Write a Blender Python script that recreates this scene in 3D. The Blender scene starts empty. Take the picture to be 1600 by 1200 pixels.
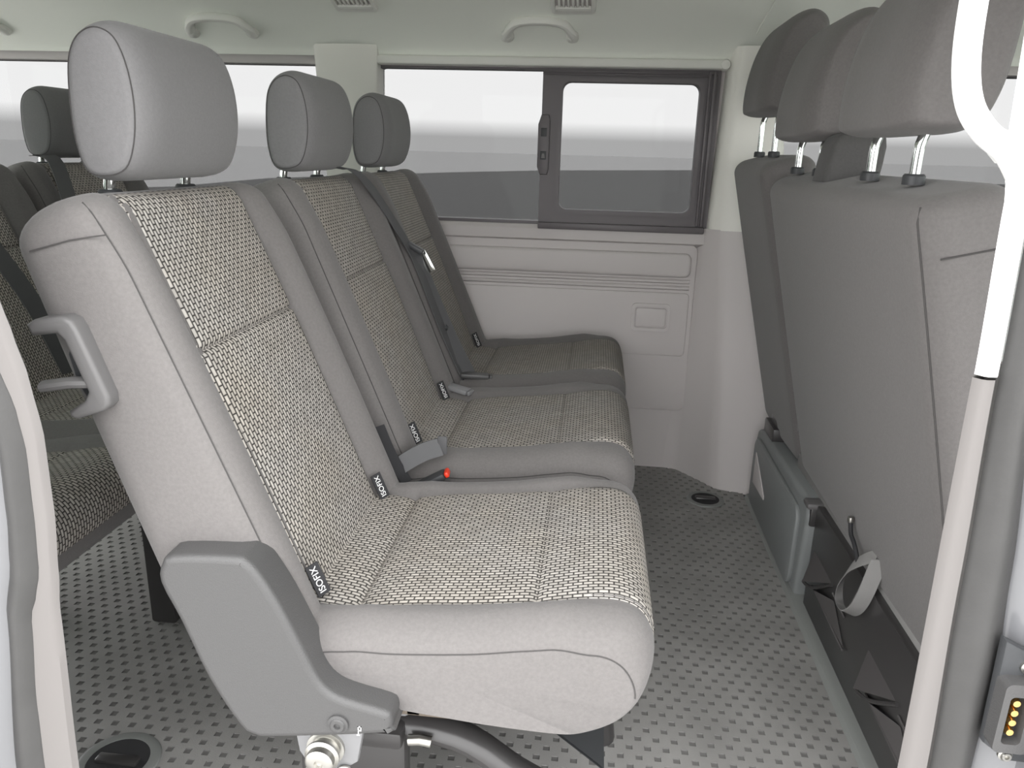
import bpy, bmesh, math
from mathutils import Vector, Matrix
from mathutils.geometry import tessellate_polygon

sc = bpy.context.scene
C = sc.collection
PI = math.pi

# ------------------------------------------------------------------ camera
# columns: camera x, y(down), z(forward) axes in the van's frame (x forward, y across, z up)
RC = [[0.9938722, 0.0560209, -0.0952875],
      [0.1073402, -0.2833793, 0.9529818],
      [0.0263844, -0.9573703, -0.2876561]]
CAM = Vector((0.0, 0.0, 0.90))
cd = bpy.data.cameras.new('camera'); cam = bpy.data.objects.new('camera', cd); C.objects.link(cam)
cam.matrix_world = Matrix(((RC[0][0], -RC[0][1], -RC[0][2], CAM.x),
                           (RC[1][0], -RC[1][1], -RC[1][2], CAM.y),
                           (RC[2][0], -RC[2][1], -RC[2][2], CAM.z),
                           (0, 0, 0, 1)))
cd.sensor_fit = 'HORIZONTAL'; cd.sensor_width = 36; cd.lens = 1203 / 1600 * 36
cd.clip_start = .02; cd.clip_end = 3000
sc.camera = cam

# ------------------------------------------------------------------ sky, exposure
SKY = 5.8
w = bpy.data.worlds.new('overcast_sky'); sc.world = w; w.use_nodes = True
nt = w.node_tree; nt.nodes.clear()
o_ = nt.nodes.new('ShaderNodeOutputWorld'); bg = nt.nodes.new('ShaderNodeBackground')
tc = nt.nodes.new('ShaderNodeTexCoord'); sx = nt.nodes.new('ShaderNodeSeparateXYZ'); cr = nt.nodes.new('ShaderNodeValToRGB')
mr = nt.nodes.new('ShaderNodeMapRange')
mr.inputs[1].default_value = 0.0; mr.inputs[2].default_value = 0.06
nt.links.new(tc.outputs['Generated'], sx.inputs[0]); nt.links.new(sx.outputs[2], mr.inputs[0]); nt.links.new(mr.outputs[0], cr.inputs[0])
cr.color_ramp.elements[0].position = .28; cr.color_ramp.elements[0].color = (.45, .45, .45, 1)
cr.color_ramp.elements[1].position = .62; cr.color_ramp.elements[1].color = (1, 1, 1, 1)
bg.inputs[1].default_value = SKY
nt.links.new(cr.outputs[0], bg.inputs[0]); nt.links.new(bg.outputs[0], o_.inputs[0])
sc.view_settings.view_transform = 'Standard'; sc.view_settings.look = 'None'
sc.view_settings.exposure = 0.0; sc.view_settings.gamma = 1.0; sc.view_settings.use_curve_mapping = False

# ------------------------------------------------------------------ materials
def mat(name, col, rough=.6, metal=0.0, spec=.5, bump=0.0, bscale=400.0, var=0.0, vscale=30.0, sheen=0.0, bdist=.001, coat=0.0):
    m = bpy.data.materials.new(name); m.use_nodes = True
    n = m.node_tree; b = n.nodes['Principled BSDF']
    b.inputs['Roughness'].default_value = rough; b.inputs['Metallic'].default_value = metal
    b.inputs['Specular IOR Level'].default_value = spec
    if sheen:
        b.inputs['Sheen Weight'].default_value = sheen; b.inputs['Sheen Roughness'].default_value = .5
    if coat: b.inputs['Coat Weight'].default_value = coat
    t = n.nodes.new('ShaderNodeTexCoord')
    if var:
        no = n.nodes.new('ShaderNodeTexNoise'); no.inputs['Scale'].default_value = vscale; no.inputs['Detail'].default_value = 4
        mx = n.nodes.new('ShaderNodeMix'); mx.data_type = 'RGBA'
        mx.inputs[6].default_value = (*[c * (1 - var) for c in col], 1); mx.inputs[7].default_value = (*[min(1, c * (1 + var)) for c in col], 1)
        n.links.new(t.outputs['Object'], no.inputs['Vector']); n.links.new(no.outputs['Fac'], mx.inputs[0])
        n.links.new(mx.outputs[2], b.inputs['Base Color'])
    else:
        b.inputs['Base Color'].default_value = (*col, 1)
    if bump:
        n2 = n.nodes.new('ShaderNodeTexNoise'); n2.inputs['Scale'].default_value = bscale; n2.inputs['Detail'].default_value = 2
        bp = n.nodes.new('ShaderNodeBump'); bp.inputs['Strength'].default_value = bump; bp.inputs['Distance'].default_value = bdist
        n.links.new(t.outputs['Object'], n2.inputs['Vector']); n.links.new(n2.outputs['Fac'], bp.inputs['Height'])
        n.links.new(bp.outputs[0], b.inputs['Normal'])
    return m

def weave_mat(name):
    m = bpy.data.materials.new(name); m.use_nodes = True
    n = m.node_tree; b = n.nodes['Principled BSDF']; b.inputs['Roughness'].default_value = .8
    b.inputs['Specular IOR Level'].default_value = .25
    uv = n.nodes.new('ShaderNodeUVMap'); uv.uv_map = 'UVMap'
    br = n.nodes.new('ShaderNodeTexBrick')
    br.offset = .5; br.squash = 1
    br.inputs['Color1'].default_value = (.47, .445, .415, 1); br.inputs['Color2'].default_value = (.36, .34, .316, 1)
    br.inputs['Mortar'].default_value = (.028, .026, .025, 1)
    br.inputs['Scale'].default_value = 1
    br.inputs['Mortar Size'].default_value = .0016; br.inputs['Mortar Smooth'].default_value = .9
    br.inputs['Brick Width'].default_value = .0118; br.inputs['Row Height'].default_value = .0060
    n.links.new(uv.outputs[0], br.inputs['Vector'])
    # worn, faintly yellowed threads
    t = n.nodes.new('ShaderNodeTexCoord'); no = n.nodes.new('ShaderNodeTexNoise'); no.inputs['Scale'].default_value = 9; no.inputs['Detail'].default_value = 3
    n.links.new(t.outputs['Object'], no.inputs['Vector'])
    mx = n.nodes.new('ShaderNodeMix'); mx.data_type = 'RGBA'; mx.blend_type = 'MULTIPLY'; mx.inputs[0].default_value = 1
    cr = n.nodes.new('ShaderNodeValToRGB'); cr.color_ramp.elements[0].position = .35; cr.color_ramp.elements[0].color = (1, 1, 1, 1)
    cr.color_ramp.elements[1].position = .75; cr.color_ramp.elements[1].color = (.98, .95, .90, 1)
    n.links.new(no.outputs['Fac'], cr.inputs[0]); n.links.new(br.outputs['Color'], mx.inputs[6]); n.links.new(cr.outputs[0], mx.inputs[7])
    n.links.new(mx.outputs[2], b.inputs['Base Color'])
    inv = n.nodes.new('ShaderNodeMath'); inv.operation = 'SUBTRACT'; inv.inputs[0].default_value = 1
    n.links.new(br.outputs['Fac'], inv.inputs[1])
    bp = n.nodes.new('ShaderNodeBump'); bp.inputs['Strength'].default_value = .7; bp.inputs['Distance'].default_value = .0012
    n.links.new(inv.outputs[0], bp.inputs['Height']); n.links.new(bp.outputs[0], b.inputs['Normal'])
    return m

def glass_mat(name, tint):
    m = bpy.data.materials.new(name); m.use_nodes = True
    n = m.node_tree; n.nodes.clear()
    out = n.nodes.new('ShaderNodeOutputMaterial'); tr = n.nodes.new('ShaderNodeBsdfTransparent'); gl = n.nodes.new('ShaderNodeBsdfGlossy')
    mx = n.nodes.new('ShaderNodeMixShader'); fr = n.nodes.new('ShaderNodeFresnel'); fr.inputs[0].default_value = 1.18
    tr.inputs[0].default_value = (*tint, 1); gl.inputs['Roughness'].default_value = .02; gl.inputs[0].default_value = (.5, .55, .52, 1)
    n.links.new(fr.outputs[0], mx.inputs[0]); n.links.new(tr.outputs[0], mx.inputs[1]); n.links.new(gl.outputs[0], mx.inputs[2])
    n.links.new(mx.outputs[0], out.inputs[0])
    return m

M = dict(
    fabric=mat('plain_grey_fabric', (.142, .134, .131), .85, spec=.2, bump=.35, bscale=900, var=.16, vscale=260, sheen=.15),
    fabric_dark=mat('charcoal_fabric', (.085, .083, .082), .85, spec=.2, bump=.3, bscale=900, var=.16, vscale=260, sheen=.1),
    fabric_hr=mat('headrest_fabric', (.175, .172, .174), .85, spec=.2, bump=.3, bscale=900, var=.12, vscale=300, sheen=.15),
    seam=mat('stitched_seam_thread', (.07, .067, .066), .9, spec=.1),
    weave=weave_mat('woven_brick_fabric'),
    cover=mat('grained_dark_plastic', (.068, .067, .067), .42, spec=.45, bump=.35, bscale=700),
    handle=mat('grey_handle_plastic', (.12, .117, .117), .4, spec=.4, bump=.1, bscale=600),
    wall=mat('warm_grey_trim_plastic', (.55, .518, .51), .5, spec=.35, bump=.15, bscale=600),
    pale=mat('pale_pillar_plastic', (.80, .79, .74), .5, spec=.35, bump=.08, bscale=500),
    trim=mat('light_door_trim_plastic', (.160, .150, .145), .45, spec=.35, bump=.06, bscale=500),
    white=mat('glare_white_plastic', (.93, .93, .92), .4, spec=.4),  # pearl grey plastic, overexposed brightness painted in as white
    liner=mat('headliner_cloth', (.82, .84, .78), .95, spec=.1, bump=.15, bscale=1200),
    linertrim=mat('headliner_trim_plastic', (.74, .74, .70), .6, spec=.3),
    rubber=mat('rubber_seal', (.058, .057, .056), .55, spec=.35, bump=.2, bscale=300, var=.12, vscale=40),
    black=mat('black_lacquered_steel', (.04, .038, .038), .28, spec=.5),
    cheek=mat('lit_steel_facet', (.075, .070, .070), .3, spec=.6),  # black plate steel again, lightened to paint light caught on the facets
    dark=mat('dark_plastic', (.045, .047, .05), .45, spec=.4, bump=.15, bscale=700),
    basebox=mat('grey_green_seat_box_plastic', (.19, .20, .20), .45, spec=.4, bump=.15, bscale=700),
    frame=mat('window_frame_black_plastic', (.13, .118, .124), .45, spec=.4),
    chrome=mat('chrome', (.80, .82, .80), .09, metal=1),
    steel=mat('zinc_steel', (.50, .49, .46), .33, metal=1),
    bracket=mat('painted_bracket_steel', (.20, .20, .205), .4, spec=.5),
    rust=mat('bronze_brown_steel', (.15, .125, .10), .5, metal=.3),
    belt=mat('belt_webbing', (.085, .085, .088), .6, spec=.3, bump=.3, bscale=700),
    strap=mat('grey_strap_webbing', (.26, .255, .25), .75, spec=.2, bump=.3, bscale=900),
    red=mat('red_buckle_button', (.75, .05, .02), .4),
    gold=mat('brass_contact', (.85, .55, .22), .25, metal=1),
    paint=mat('pale_body_paint', (.17, .172, .18), .25, coat=.6),
    tag=mat('black_label_cloth', (.02, .02, .022), .8),
    tagtext=mat('white_label_print', (.75, .75, .75), .8),
    mark=mat('pale_moulded_mark', (.55, .55, .54), .6),
    mat_floor=mat('rubber_floor_mat', (.29, .285, .275), .55, spec=.35, bump=.3, bscale=500, var=.35, vscale=7),
    mat_low=mat('shaded_mat_recess', (.175, .171, .166), .6, spec=.3),  # mat rubber darkened to paint the shade inside the dimples
    rail=mat('floor_edge_strip', (.21, .218, .21), .5, spec=.4, bump=.1),
    glass=glass_mat('sky_dimming_window_glass', (.386, .386, .386)),  # tint added to dim the strong sky seen through the panes
    clear=glass_mat('clear_window_glass', (.82, .86, .83)),
    asphalt=mat('dark_ground', (.115, .115, .115), .95, spec=.05),
    concrete=mat('pale_ground', (.37, .37, .37), .95, spec=.05),
    bounce_ground=mat('bounce_ground_pale', (.44, .435, .425), .95, spec=.05),  # unseen ground kept paler to bounce light inside
    iconp=mat('icon_print', (.16, .155, .155), .6),
)

# ------------------------------------------------------------------ mesh helpers
ORG = {}
def new_obj(name, me, parent=None):
    o = bpy.data.objects.new(name, me); C.objects.link(o)
    if parent is not None: o.parent = parent
    return o
def thing(name, label, cat, loc=(0, 0, 0), group=None):
    o = bpy.data.objects.new(name, None); C.objects.link(o); o.empty_display_size = .05
    o.location = loc; ORG[o.name] = Vector(loc); o['label'] = label; o['category'] = cat
    if group: o['group'] = group
    return o
def tag(o, label, cat, group=None):
    o['label'] = label; o['category'] = cat
    if group: o['group'] = group
    return o
def structure(o, label=None):
    o['kind'] = 'structure'
    if label: o['label'] = label
    return o

class MB:
    def __init__(s): s.v = []; s.f = []; s.m = []; s.uv = {}
    def add(s, vs, fs, mi=0, uvs=None):
        b = len(s.v); s.v += [Vector(p) for p in vs]
        for f in fs: s.f.append(tuple(i + b for i in f)); s.m.append(mi)
        if uvs:
            for i, u in enumerate(uvs): s.uv[b + i] = u
        return s
    def bm(s, bm, mi=0):
        bm.verts.index_update()
        s.add([v.co.copy() for v in bm.verts], [[v.index for v in f.verts] for f in bm.faces], mi); bm.free(); return s
    def box(s, x0, x1, y0, y1, z0, z1, r=0.0, seg=2, mi=0, mtx=None):
        bm = bmesh.new(); bmesh.ops.create_cube(bm, size=1)
        for v in bm.verts:
            v.co = Vector(((x0 + x1) / 2 + v.co.x * (x1 - x0), (y0 + y1) / 2 + v.co.y * (y1 - y0), (z0 + z1) / 2 + v.co.z * (z1 - z0)))
        if r: bmesh.ops.bevel(bm, geom=bm.edges[:], offset=r, segments=seg, affect='EDGES', profile=.5)
        if mtx is not None: bmesh.ops.transform(bm, matrix=mtx, verts=bm.verts[:])
        return s.bm(bm, mi)
    def prism(s, pts, axis, d0, d1, r=0.0, seg=2, mi=0):
        """closed outline pts (2D) extruded along axis from d0 to d1; axis 'y': pts=(x,z), 'x': (y,z), 'z': (x,y)"""
        def p3(p, d): return {'y': (p[0], d, p[1]), 'x': (d, p[0], p[1]), 'z': (p[0], p[1], d)}[axis]
        bm = bmesh.new()
        vs = [bm.verts.new(p3(p, d0)) for p in pts]
        f = bm.faces.new(vs)
        ex = bmesh.ops.extrude_face_region(bm, geom=[f])
        off = Vector(p3((0, 0), d1 - d0))
        for e in ex['geom']:
            if isinstance(e, bmesh.types.BMVert): e.co += off
        bmesh.ops.recalc_face_normals(bm, faces=bm.faces[:])
        if r:
            bm.edges.ensure_lookup_table()
            ed = [e for e in bm.edges if len(e.link_faces) == 2 and e.calc_face_angle(0) > .6 and
                  any(len(fc.verts) > 4 or len(pts) <= 4 for fc in e.link_faces)]
            bmesh.ops.bevel(bm, geom=ed, offset=r, segments=seg, affect='EDGES', profile=.5)
        return s.bm(bm, mi)
    def tube(s, path, r, n=8, mi=0, cap=True, flat=None, up=None):
        """round or flattened (flat=(ra,rb)) sweep along a path"""
        P = [Vector(p) for p in path]; rings = []
        u = None
        for i, p in enumerate(P):
            t = (P[min(i + 1, len(P) - 1)] - P[max(i - 1, 0)]).normalized()
            if u is None:
                u = Vector(up) if up else (Vector((0, 0, 1)) if abs(t.z) < .9 else Vector((1, 0, 0)))
            if up: u = Vector(up)
            u = (u - t * u.dot(t)).normalized(); b = t.cross(u)
            ra, rb = flat if flat else (r, r)
            if isinstance(r, (list, tuple)): ra = rb = r[i]
            rings.append([p + u * math.cos(2 * PI * k / n) * ra + b * math.sin(2 * PI * k / n) * rb for k in range(n)])
        return s.loft(rings, cap, mi)
    def loft(s, rings, cap=True, mi=0):
        n = len(rings[0]); vs = [p for r in rings for p in r]; fs = []
        for i in range(len(rings) - 1):
            for k in range(n):
                a = i * n + k; b = i * n + (k + 1) % n
                fs.append((a, b, b + n, a + n))
        if cap:
            for base, rev in ((0, True), ((len(rings) - 1) * n, False)):
                c = sum((Vector(vs[base + k]) for k in range(n)), Vector()) / n
                vs.append(c); ci = len(vs) - 1
                for k in range(n):
                    t = (base + k, base + (k + 1) % n, ci)
                    fs.append(t[::-1] if rev else t)
        return s.add(vs, fs, mi)
    def grid(s, rows, mi=0, uvs=None):
        n = len(rows[0]); vs = [p for r in rows for p in r]
        fs = [(i * n + k, i * n + k + 1, (i + 1) * n + k + 1, (i + 1) * n + k) for i in range(len(rows) - 1) for k in range(n - 1)]
        return s.add(vs, fs, mi, [u for r in uvs for u in r] if uvs else None)
    def strip(s, path, side, th, mi=0):
        """flat webbing: path centre points, side half-width vectors, thickness along th"""
        rings = []
        for p, h in zip(path, side):
            p = Vector(p); h = Vector(h); t = Vector(th)
            rings.append([p - h - t, p + h - t, p + h + t, p - h + t])
        return s.loft(rings, True, mi)
    def lathe(s, prof, origin, axis='z', n=24, mi=0):
        rings = []
        for r, h in prof:
            ring = []
            for k in range(n):
                a = 2 * PI * k / n; c, d = r * math.cos(a), r * math.sin(a)
                q = {'z': (c, d, h), 'y': (c, h, d), 'x': (h, c, d)}[axis]
                ring.append(Vector(origin) + Vector(q))
            rings.append(ring)
        return s.loft(rings, True, mi)
    def build(s, name, mats, parent=None, root=None, sharp=35, smooth=True):
        me = bpy.data.meshes.new(name)
        org = Vector((0, 0, 0))
        p = parent
        while p is not None:
            if p.name in ORG: org = org + ORG[p.name]
            p = p.parent
        me.from_pydata([tuple(v - org) for v in s.v], [], s.f)
        if not isinstance(mats, (list, tuple)): mats = [mats]
        for m in mats: me.materials.append(M[m])
        if len(mats) > 1: me.polygons.foreach_set('material_index', s.m)
        if s.uv:
            l = me.uv_layers.new(name='UVMap')
            for lp in me.loops:
                l.data[lp.index].uv = s.uv.get(lp.vertex_index, (0, 0))
        b = bmesh.new(); b.from_mesh(me); bmesh.ops.recalc_face_normals(b, faces=b.faces[:]); b.to_mesh(me); b.free()
        if smooth:
            me.polygons.foreach_set('use_smooth', [True] * len(me.polygons))
            me.set_sharp_from_angle(angle=math.radians(sharp))
        me.update()
        return new_obj(name, me, parent)

def crom(pts, n=6, closed=True):
    """Catmull-Rom through 2D/3D points"""
    P = [Vector(p) for p in pts]; N = len(P); out = []
    rng = range(N) if closed else range(N - 1)
    for i in rng:
        if closed: a, b, c, d = P[(i - 1) % N], P[i], P[(i + 1) % N], P[(i + 2) % N]
        else: a, b, c, d = P[max(i - 1, 0)], P[i], P[i + 1], P[min(i + 2, N - 1)]
        for k in range(n):
            t = k / n
            out.append(.5 * ((2 * b) + (c - a) * t + (2 * a - 5 * b + 4 * c - d) * t * t + (3 * b - a - 3 * c + d) * t ** 3))
    if not closed: out.append(P[-1])
    return out
def sstep(x): x = max(0.0, min(1.0, x)); return x * x * (3 - 2 * x)
def rrect(x0, x1, z0, z1, r, n=5):
    pts = []
    for cx, cz, a0 in ((x1 - r, z1 - r, 0), (x0 + r, z1 - r, 90), (x0 + r, z0 + r, 180), (x1 - r, z0 + r, 270)):
        for k in range(n + 1):
            a = math.radians(a0 + 90 * k / n); pts.append((cx + r * math.cos(a), cz + r * math.sin(a)))
    return pts
def ring_frame(mb, outer, inner, y0, y1, mi=0):
    """frame between two outlines of equal point count, extruded in y"""
    n = len(outer); vs = []
    for y in (y0, y1):
        vs += [(p[0], y, p[1]) for p in outer] + [(p[0], y, p[1]) for p in inner]
    fs = []
    for k in range(n):
        k2 = (k + 1) % n
        fs += [(k, k2, n + k2, n + k), (2 * n + k, 3 * n + k, 3 * n + k2, 2 * n + k2),
               (k, 2 * n + k, 2 * n + k2, k2), (n + k, n + k2, 3 * n + k2, 3 * n + k)]
    mb.add(vs, fs, mi)

# ================================================================== THE SETTING
# ground outside: dark yard, pale ground beyond
g = MB(); ZG = -.56
far = [(-30, 2.6), (60, 2.6), (80, 60), (33, 71), (12, 100), (-5, 72), (-10.6, 56), (-15.5, 36.3), (-14.9, 26.6), (-18, 20), (-30, 12)]
g.add([(x, y, ZG) for x, y in far], [tuple(range(len(far)))])
structure(g.build('ground', 'asphalt', smooth=False), 'dark grey ground outside the van')
g = MB(); g.add([(-1500, -1500, ZG - .02), (1500, -1500, ZG - .02), (1500, 1500, ZG - .02), (-1500, 1500, ZG - .02)], [(0, 1, 2, 3)])
structure(g.build('pavement', 'concrete', smooth=False), 'pale ground beyond the dark yard')
g = MB(); g.add([(-30, -40, ZG - .005), (60, -40, ZG - .005), (60, 2.6, ZG - .005), (-30, 2.6, ZG - .005)], [(0, 1, 2, 3)])  # pale patch out of view, added to bounce light into the van
structure(g.build('bounce_ground', 'bounce_ground', smooth=False), 'unseen pale ground added to bounce light through the open door')

# floor with dimpled rubber mat
X0, X1, Y0, Y1 = -1.75, .455, .50, 2.2
g = MB()
px, dm, py = .029, .0105, .0205
y = Y0; row = 0
while y < Y1 - .001:
    ya, yb = y + .006, y + .006 + dm
    ye = min(y + py, Y1)
    g.add([(X0, y, 0), (X1, y, 0), (X1, ya, 0), (X0, ya, 0)], [(0, 1, 2, 3)])
    g.add([(X0, yb, 0), (X1, yb, 0), (X1, ye, 0), (X0, ye, 0)], [(0, 1, 2, 3)])
    x = X0; xs = X0 + (px / 2 if row % 2 else 0) + .004
    while xs + dm < X1:
        xe = xs + dm; z = -.0018; q = .0003
        g.add([(x, ya, 0), (xs, ya, 0), (xs, yb, 0), (x, yb, 0)], [(0, 1, 2, 3)])
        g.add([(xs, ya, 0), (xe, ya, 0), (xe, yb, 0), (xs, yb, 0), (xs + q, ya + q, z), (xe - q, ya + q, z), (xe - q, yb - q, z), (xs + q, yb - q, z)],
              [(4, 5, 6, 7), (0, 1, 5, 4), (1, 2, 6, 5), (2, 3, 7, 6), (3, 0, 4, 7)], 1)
        x = xe; xs += px
    g.add([(x, ya, 0), (X1, ya, 0), (X1, yb, 0), (x, yb, 0)], [(0, 1, 2, 3)])
    y += py; row += 1
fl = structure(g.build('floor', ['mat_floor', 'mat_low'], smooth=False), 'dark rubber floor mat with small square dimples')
g = MB(); g.box(-2.3, 1.75, .50, 2.27, -.05, -.004)
g.build('floor_pan', 'dark', fl)
g = MB(); g.prism([(.455, 0), (.46, .010), (.468, .014), (.50, .014), (.50, 0)], 'y', .62, 2.02, 0)
g.build('edge_strip', 'rail', fl)

# --- far side wall: openings for the sliding window, the rear window and the driver's window
WY = 2.20
g = MB()
g.box(-2.3, .30, WY, WY + .06, -.05, .712)                # below both windows
g.box(.30, 1.75, WY + .02, WY + .06, -.05, .70)
g.box(-2.3, 1.75, WY - .01, WY + .06, 1.118, 1.32)
g.box(-2.3, -1.95, WY, WY + .06, .70, 1.13)
g.box(.302, .46, WY + .01, WY + .06, .70, 1.13)
g.box(1.35, 1.75, WY, WY + .06, .70, 1.13)
g.box(-.75, -.615, WY + .004, WY + .06, .70, 1.13)
wl = structure(g.build('wall_left', 'wall'), 'warm grey plastic trim of the far side wall')
# sill ledge under the window
g = MB(); g.prism([(WY + .02, .712), (WY - .012, .710), (WY - .020, .700), (WY - .020, .672), (WY + .001, .66), (WY + .02, .66)], 'x', -1.95, .30, 0)
g.build('sill', 'wall', wl)
# main trim panel with its pads, beads and flap
g = MB(); g.prism(rrect(-1.2, .288, .185, .668, .02), 'y', WY + .002, WY - .012, .004)
g.build('trim_panel', 'wall', wl)
g = MB()
g.prism(rrect(-1.2, .272, .578, .645, .018), 'y', WY - .005, WY - .026, .009, 3)
g.build('upper_pad', 'wall', wl)
for z in (.566, .548):
    g = MB(); g.tube([(-1.2, WY - .011, z), (.272, WY - .011, z)], .004, 10, flat=(.0065, .008), up=(0, 0, 1))
    g.build('bead', 'wall', wl)
g = MB(); g.prism(rrect(-1.2, .275, .352, .534, .012), 'y', WY - .006, WY - .0185, .003)
lp = g.build('lower_panel', 'wall', wl)
g = MB(); ring_frame(g, rrect(.118, .226, .424, .502, .012), rrect(.126, .218, .432, .494, .009), WY - .0245, WY - .012)
fl_ = g.build('flap_frame', 'wall', lp)
g = MB(); g.prism(rrect(.129, .215, .435, .489, .007), 'y', WY - .012, WY - .0235, .003)
g.build('storage_flap', 'wall', lp)
# pillar between seat rows and front door: lower grey bulge, upper pale column
def pillar_sheet(prof_lo, prof_hi, z0, z1, name, m, nz=8, parent=wl):
    g = MB(); rows = []
    for i in range(nz + 1):
        t = i / nz; z = z0 + (z1 - z0) * t
        rows.append([(a[0] + (b[0] - a[0]) * t, a[1] + (b[1] - a[1]) * t, z) for a, b in zip(prof_lo, prof_hi)])
    g.grid(rows)
    return g.build(name, m, parent)
lo = crom([(.20, 2.203), (.27, 2.195), (.30, 2.17), (.345, 2.115), (.375, 2.075), (.40, 2.058), (.47, 2.045), (.60, 2.04), (.75, 2.05)], 5, False)
hi = crom([(.285, 2.21), (.292, 2.195), (.302, 2.182), (.325, 2.165), (.345, 2.156), (.38, 2.15), (.47, 2.145), (.60, 2.15), (.75, 2.2)], 5, False)
pillar_sheet(lo, hi, -.01, .715, 'lower_column', 'wall', 14)
lo2 = crom([(.304, 2.225), (.306, 2.19), (.322, 2.168), (.36, 2.152), (.45, 2.148), (.50, 2.165), (.51, 2.24)], 5, False)
hi2 = crom([(.318, 2.225), (.322, 2.18), (.335, 2.15), (.36, 2.138), (.42, 2.135), (.45, 2.15), (.46, 2.24)], 5, False)
pillar_sheet(lo2, hi2, .713, 1.172, 'upper_column', 'pale', 8)
# column between the two windows
lo3 = crom([(-.757, 2.235), (-.752, 2.195), (-.735, 2.182), (-.68, 2.176), (-.63, 2.182), (-.612, 2.195), (-.608, 2.235)], 5, False)
hi3 = crom([(-.785, 2.235), (-.78, 2.175), (-.76, 2.158), (-.68, 2.15), (-.61, 2.158), (-.60, 2.175), (-.60, 2.235)], 5, False)
pillar_sheet(lo3, hi3, .66, 1.165, 'middle_column', 'pale', 8)
# light rail over the sliding window with its end cap
g = MB(); g.box(-.61, .308, WY - .035, WY + .03, 1.119, 1.142, .006, 3)
g.build('window_rail', 'linertrim', wl)
g = MB(); g.lathe([(.0, -.004), (.011, -.003), (.014, .004), (.014, .03)], (.310, WY - .034, 1.130), 'y', 18)
g.build('rail_end_cap', 'linertrim', wl)

# --- windows
win1 = structure(thing('window_1', 'black framed side window with a sliding half', 'window', (-.15, WY, .71)))
del win1['category']
g = MB()
ring_frame(g, rrect(-.622, .306, .704, 1.124, .012), rrect(-.606, .292, .719, 1.112, .012), WY - .006, WY + .035)
g.build('outer_frame', 'frame', win1)
g = MB(); g.box(-.62, -.15, WY + .020, WY + .025, .706, 1.12); g.build('pane', 'glass', win1)
g = MB(); g.box(-.13, .29, WY + .010, WY + .0145, .722, 1.11); g.build('pane', 'glass', win1)
sash = MB()
ring_frame(sash, rrect(-.158, .296, .716, 1.116, .008), rrect(-.104, .254, .754, 1.083, .022), WY - .016, WY + .012)
sa = sash.build('sliding_sash', 'frame', win1)
g = MB(); ring_frame(g, rrect(-.116, .266, .742, 1.095, .026), rrect(-.105, .255, .753, 1.084, .022), WY - .023, WY - .014)
g.build('sash_bead', 'frame', sa)
for x0, x1 in ((.272, .279), (.284, .292)):
    g = MB(); g.box(x0, x1, WY - .026, WY - .012, .72, 1.113, .002); g.build('guide_rib', 'frame', sa)
for z0, z1 in ((1.100, 1.104), (1.107, 1.112)):
    g = MB(); g.box(-.158, .296, WY - .022, WY - .012, z0, z1, .0015); g.build('guide_rib', 'frame', sa)
g = MB(); g.box(-.158, .296, WY - .030, WY - .010, .700, .718, .003); g.build('lower_track', 'frame', sa)
# latch grip on the sash stile
g = MB(); g.prism([(-.158, 1.00), (-.166, .975), (-.166, .865), (-.158, .845), (-.138, .845), (-.134, .86), (-.134, .985), (-.138, 1.00)], 'y', WY - .010, WY - .026, .004)
la = g.build('latch_grip', 'frame', sa)
for z_ in (.955, .895):
    g = MB(); g.box(-.158, -.142, WY - .0275, WY - .024, z_ - .011, z_ + .011, .001); g.build('latch_button', 'dark', la)
g = MB(); g.prism([(-.155, .888), (-.145, .888), (-.147, .900), (-.153, .900)], 'y', WY - .0285, WY - .027); g.build('lock_symbol', 'iconp', la, smooth=False)
win2 = structure(thing('window_2', 'rear side window behind the second seat row', 'window', (-1.35, WY, .70)))
del win2['category']
g = MB(); ring_frame(g, rrect(-1.97, -.735, .68, 1.14, .03), rrect(-1.93, -.755, .705, 1.124, .045), WY - .006, WY + .04); g.build('outer_frame', 'linertrim', win2)
g = MB(); g.box(-1.96, -.74, WY + .02, WY + .025, .69, 1.135); g.build('pane', 'glass', win2)
win3 = structure(thing('window_3', "driver's door window beyond the front seats", 'window', (.9, WY, .70)))
del win3['category']
g = MB(); ring_frame(g, rrect(.44, 1.38, .68, 1.14, .02), rrect(.47, 1.35, .71, 1.115, .02), WY + .0, WY + .045); g.build('outer_frame', 'frame', win3)
g = MB(); g.box(.45, 1.37, WY + .02, WY + .025, .69, 1.135); g.build('pane', 'glass', win3)

# --- ceiling: headliner with a cove towards the far side
prof = crom([(.56, 1.16), (.62, 1.24), (.80, 1.295), (1.3, 1.315), (1.75, 1.300), (1.92, 1.272), (2.04, 1.235), (2.12, 1.195), (2.165, 1.160), (2.178, 1.138)], 6, False)
g = MB(); g.grid([[(x, p[0], p[1]) for p in prof] for x in [-2.3 + i * .2025 for i in range(21)]])
g.grid([[(x, p[0], p[1] + .03) for p in prof] for x in (-2.3, 1.75)])
ce = structure(g.build('ceiling', 'liner'), 'pale grey headliner curving down to the far windows')
g = MB(); g.box(-2.3, 1.75, .5, 2.27, 1.35, 1.38); g.build('roof_skin', 'paint', ce)
g = MB(); g.tube([(.37, 2.12, 1.196), (.38, 2.04, 1.236), (.385, 1.92, 1.273), (.388, 1.75, 1.301), (.388, 1.3, 1.316), (.388, .8, 1.296)], .002, 6); g.build('headliner_joint', 'liner', ce)

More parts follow.
